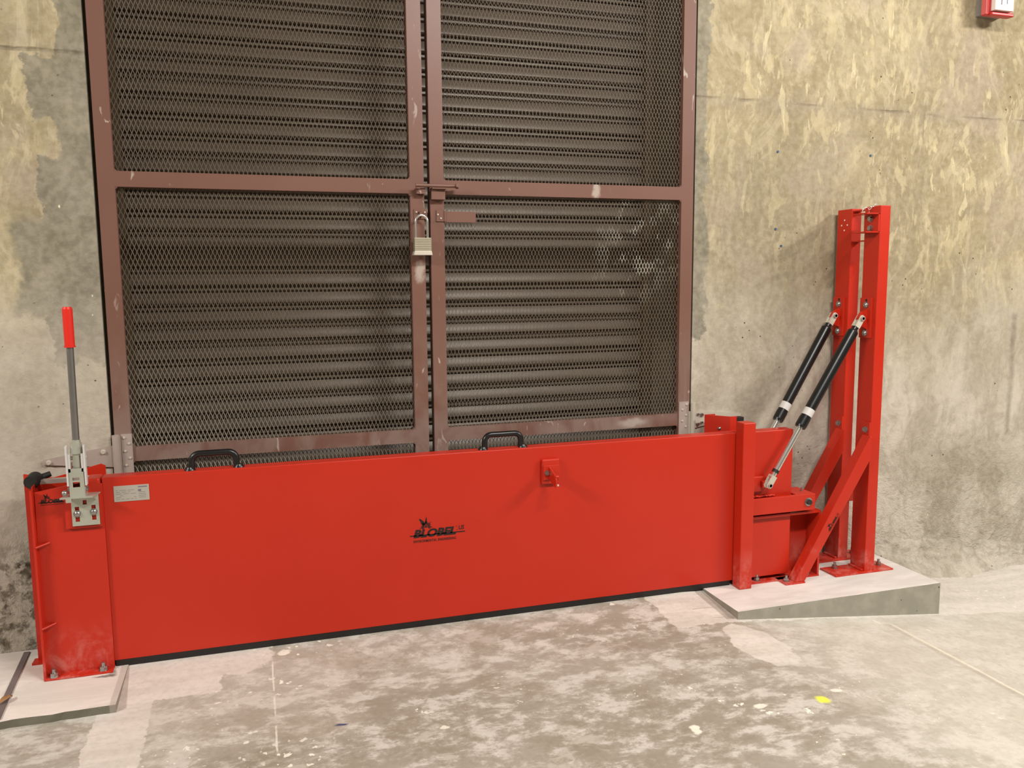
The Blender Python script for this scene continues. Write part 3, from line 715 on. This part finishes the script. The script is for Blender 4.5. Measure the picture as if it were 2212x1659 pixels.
# ring pin with its short chain
rp=thing('ring_pin','small wire ring and link chain hooked over the top of the front support post','ring pin',(1.575,-.215,1.37))
c=Vector((1.565,-.215,1.372)); obj('ring',MB().tube([c+Vector((.0145*math.cos(a),0,.0145*math.sin(a))) for a in [2*math.pi*i/24 for i in range(24)]],.0011,8,True),'chrome',rp)
for k in range(3):
    c=Vector((1.582+.011*k,-.215,1.384+.0055*k)); d=Vector((.9,0,.43)).normalized(); e=Vector((0,1,0)) if k%2 else Vector((-.43,0,.9))
    obj('chain_link',MB().tube([c+d*.0080*math.cos(a)+e*.0034*math.sin(a) for a in [2*math.pi*i/16 for i in range(16)]],.0010,6,True),'chrome',rp)

# ------------------------------------------------------------------ gas springs
def spring(label,top,bot):
    top=Vector(top); bot=Vector(bot); d=(top-bot); L=d.length; d.normalize()
    A=lambda t: bot+d*(t*L)
    t=thing('gas_spring',label,'gas spring',tuple(bot),'gas springs')
    tb=obj('cylinder',MB().cyl(A(.356),A(.918),.0192,n=28).cyl(A(.918),A(.928),.0192,.0140,n=28).cyl(A(.928),A(.945),.0115,n=20),'blackp',t)
    obj('end_cap',MB().cyl(A(.350),A(.395),.0203,n=28).cyl(A(.340),A(.350),.0185,.0203,n=28),'blackp',tb)
    obj('sticker',MB().cyl(A(.408),A(.448),.01955,n=28,cap=False),'label',tb)
    rod=obj('rod',MB().cyl(A(.085),A(.350),.0108,n=24),'chrome',t)
    obj('rod_collar',MB().cyl(A(.072),A(.088),.0122,n=20),'black',rod)
    side=Vector((0,1,0)); w=d.cross(side).normalized()
    for (u,v,p,nm) in ((.072,0,bot,'lower'),(.945,1,top,'upper')):
        s=-1 if p==bot else 1
        cl=MB().cyl(A(u),A(u)+d*s*.030,.0095,n=8)
        fork=MB()
        for sd in (-1,1):
            o=p+side*sd*.0095-side*.002
            q=[o-d*s*.030+w*.011,o+d*s*.006+w*.011,o+d*s*.012+w*.005,o+d*s*.012-w*.005,o+d*s*.006-w*.011,o-d*s*.030-w*.011]
            q2=[x+side*.004 for x in q]
            fork.raw([tuple(x) for x in q+q2],[tuple(range(6)),tuple(range(11,5,-1))]+[(i,(i+1)%6,(i+1)%6+6,i+6) for i in range(6)])
        o=p-d*s*.030
        qq=[o+w*.011-side*.0115,o-w*.011-side*.0115,o-w*.011+side*.0115,o+w*.011+side*.0115]; qq2=[x-d*s*.008 for x in qq]
        fork.raw([tuple(x) for x in qq+qq2],[(0,1,2,3),(7,6,5,4)]+[(i,(i+1)%4,(i+1)%4+4,i+4) for i in range(4)])
        fo=obj('clevis',fork,'galv2',t); 
        obj('clevis_neck',cl,'chrome',fo)
        obj('clevis_pin',MB().cyl(p-side*.018,p+side*.018,.0055,n=14).cyl(p-side*.018,p-side*.0145,.0080,n=14),'galv',fo)
    return t
spring('front black gas spring with chrome rod running down over the red panel face',(1.563,-.212,.985),(1.166,-.246,.398))
spring('rear black gas spring whose chrome rod drops behind the top edge of the red panel',(1.563,-.062,.990),(1.166,-.118,.400))

# ------------------------------------------------------------------ alarm box on the right wall
al=thing('alarm_box','red and white alarm box on a grey back box high on the right wall','alarm box',(2.29,-.03,2.16))
obj('back_box',MB().box(2.234,2.345,-.045,0,2.164,2.34),'box',al)
obj('body',MB().box(2.215,2.345,-.070,-.045,2.150,2.345).box(2.226,2.338,-.085,-.070,2.147,2.160),'alarm',al,.004)
obj('edge_panel',MB().box(2.2135,2.2155,-.069,-.046,2.155,2.345),'alarmf',al)
fc=obj('face',MB().box(2.235,2.326,-.092,-.070,2.165,2.345),'white',al,.002)
obj('print',MB().box(2.262,2.267,-.0925,-.092,2.185,2.30).box(2.290,2.294,-.0925,-.092,2.19,2.30),'inkp',fc)

# ------------------------------------------------------------------ blue wall plugs
for (x,z,lab) in ((1.335,1.606,'upper left blue plastic wall plug level with the gate rail, right of the gate'),(1.756,1.607,'blue plastic wall plug directly above the red support posts'),(1.335,1.320,'blue plastic wall plug midway between gate and support posts, upper of the close pair'),(1.362,1.257,'blue plastic wall plug between gate and support posts, lowest of them')):
    o=obj('wall_plug',MB().cyl((x,-.003,z),(x,0,z),.0045,n=10).cyl((x,-.004,z),(x,-.003,z),.0025,n=8),'blue',None,0,Vector((x,0,z)))
    tag(o,lab,'wall plug','blue wall plugs')
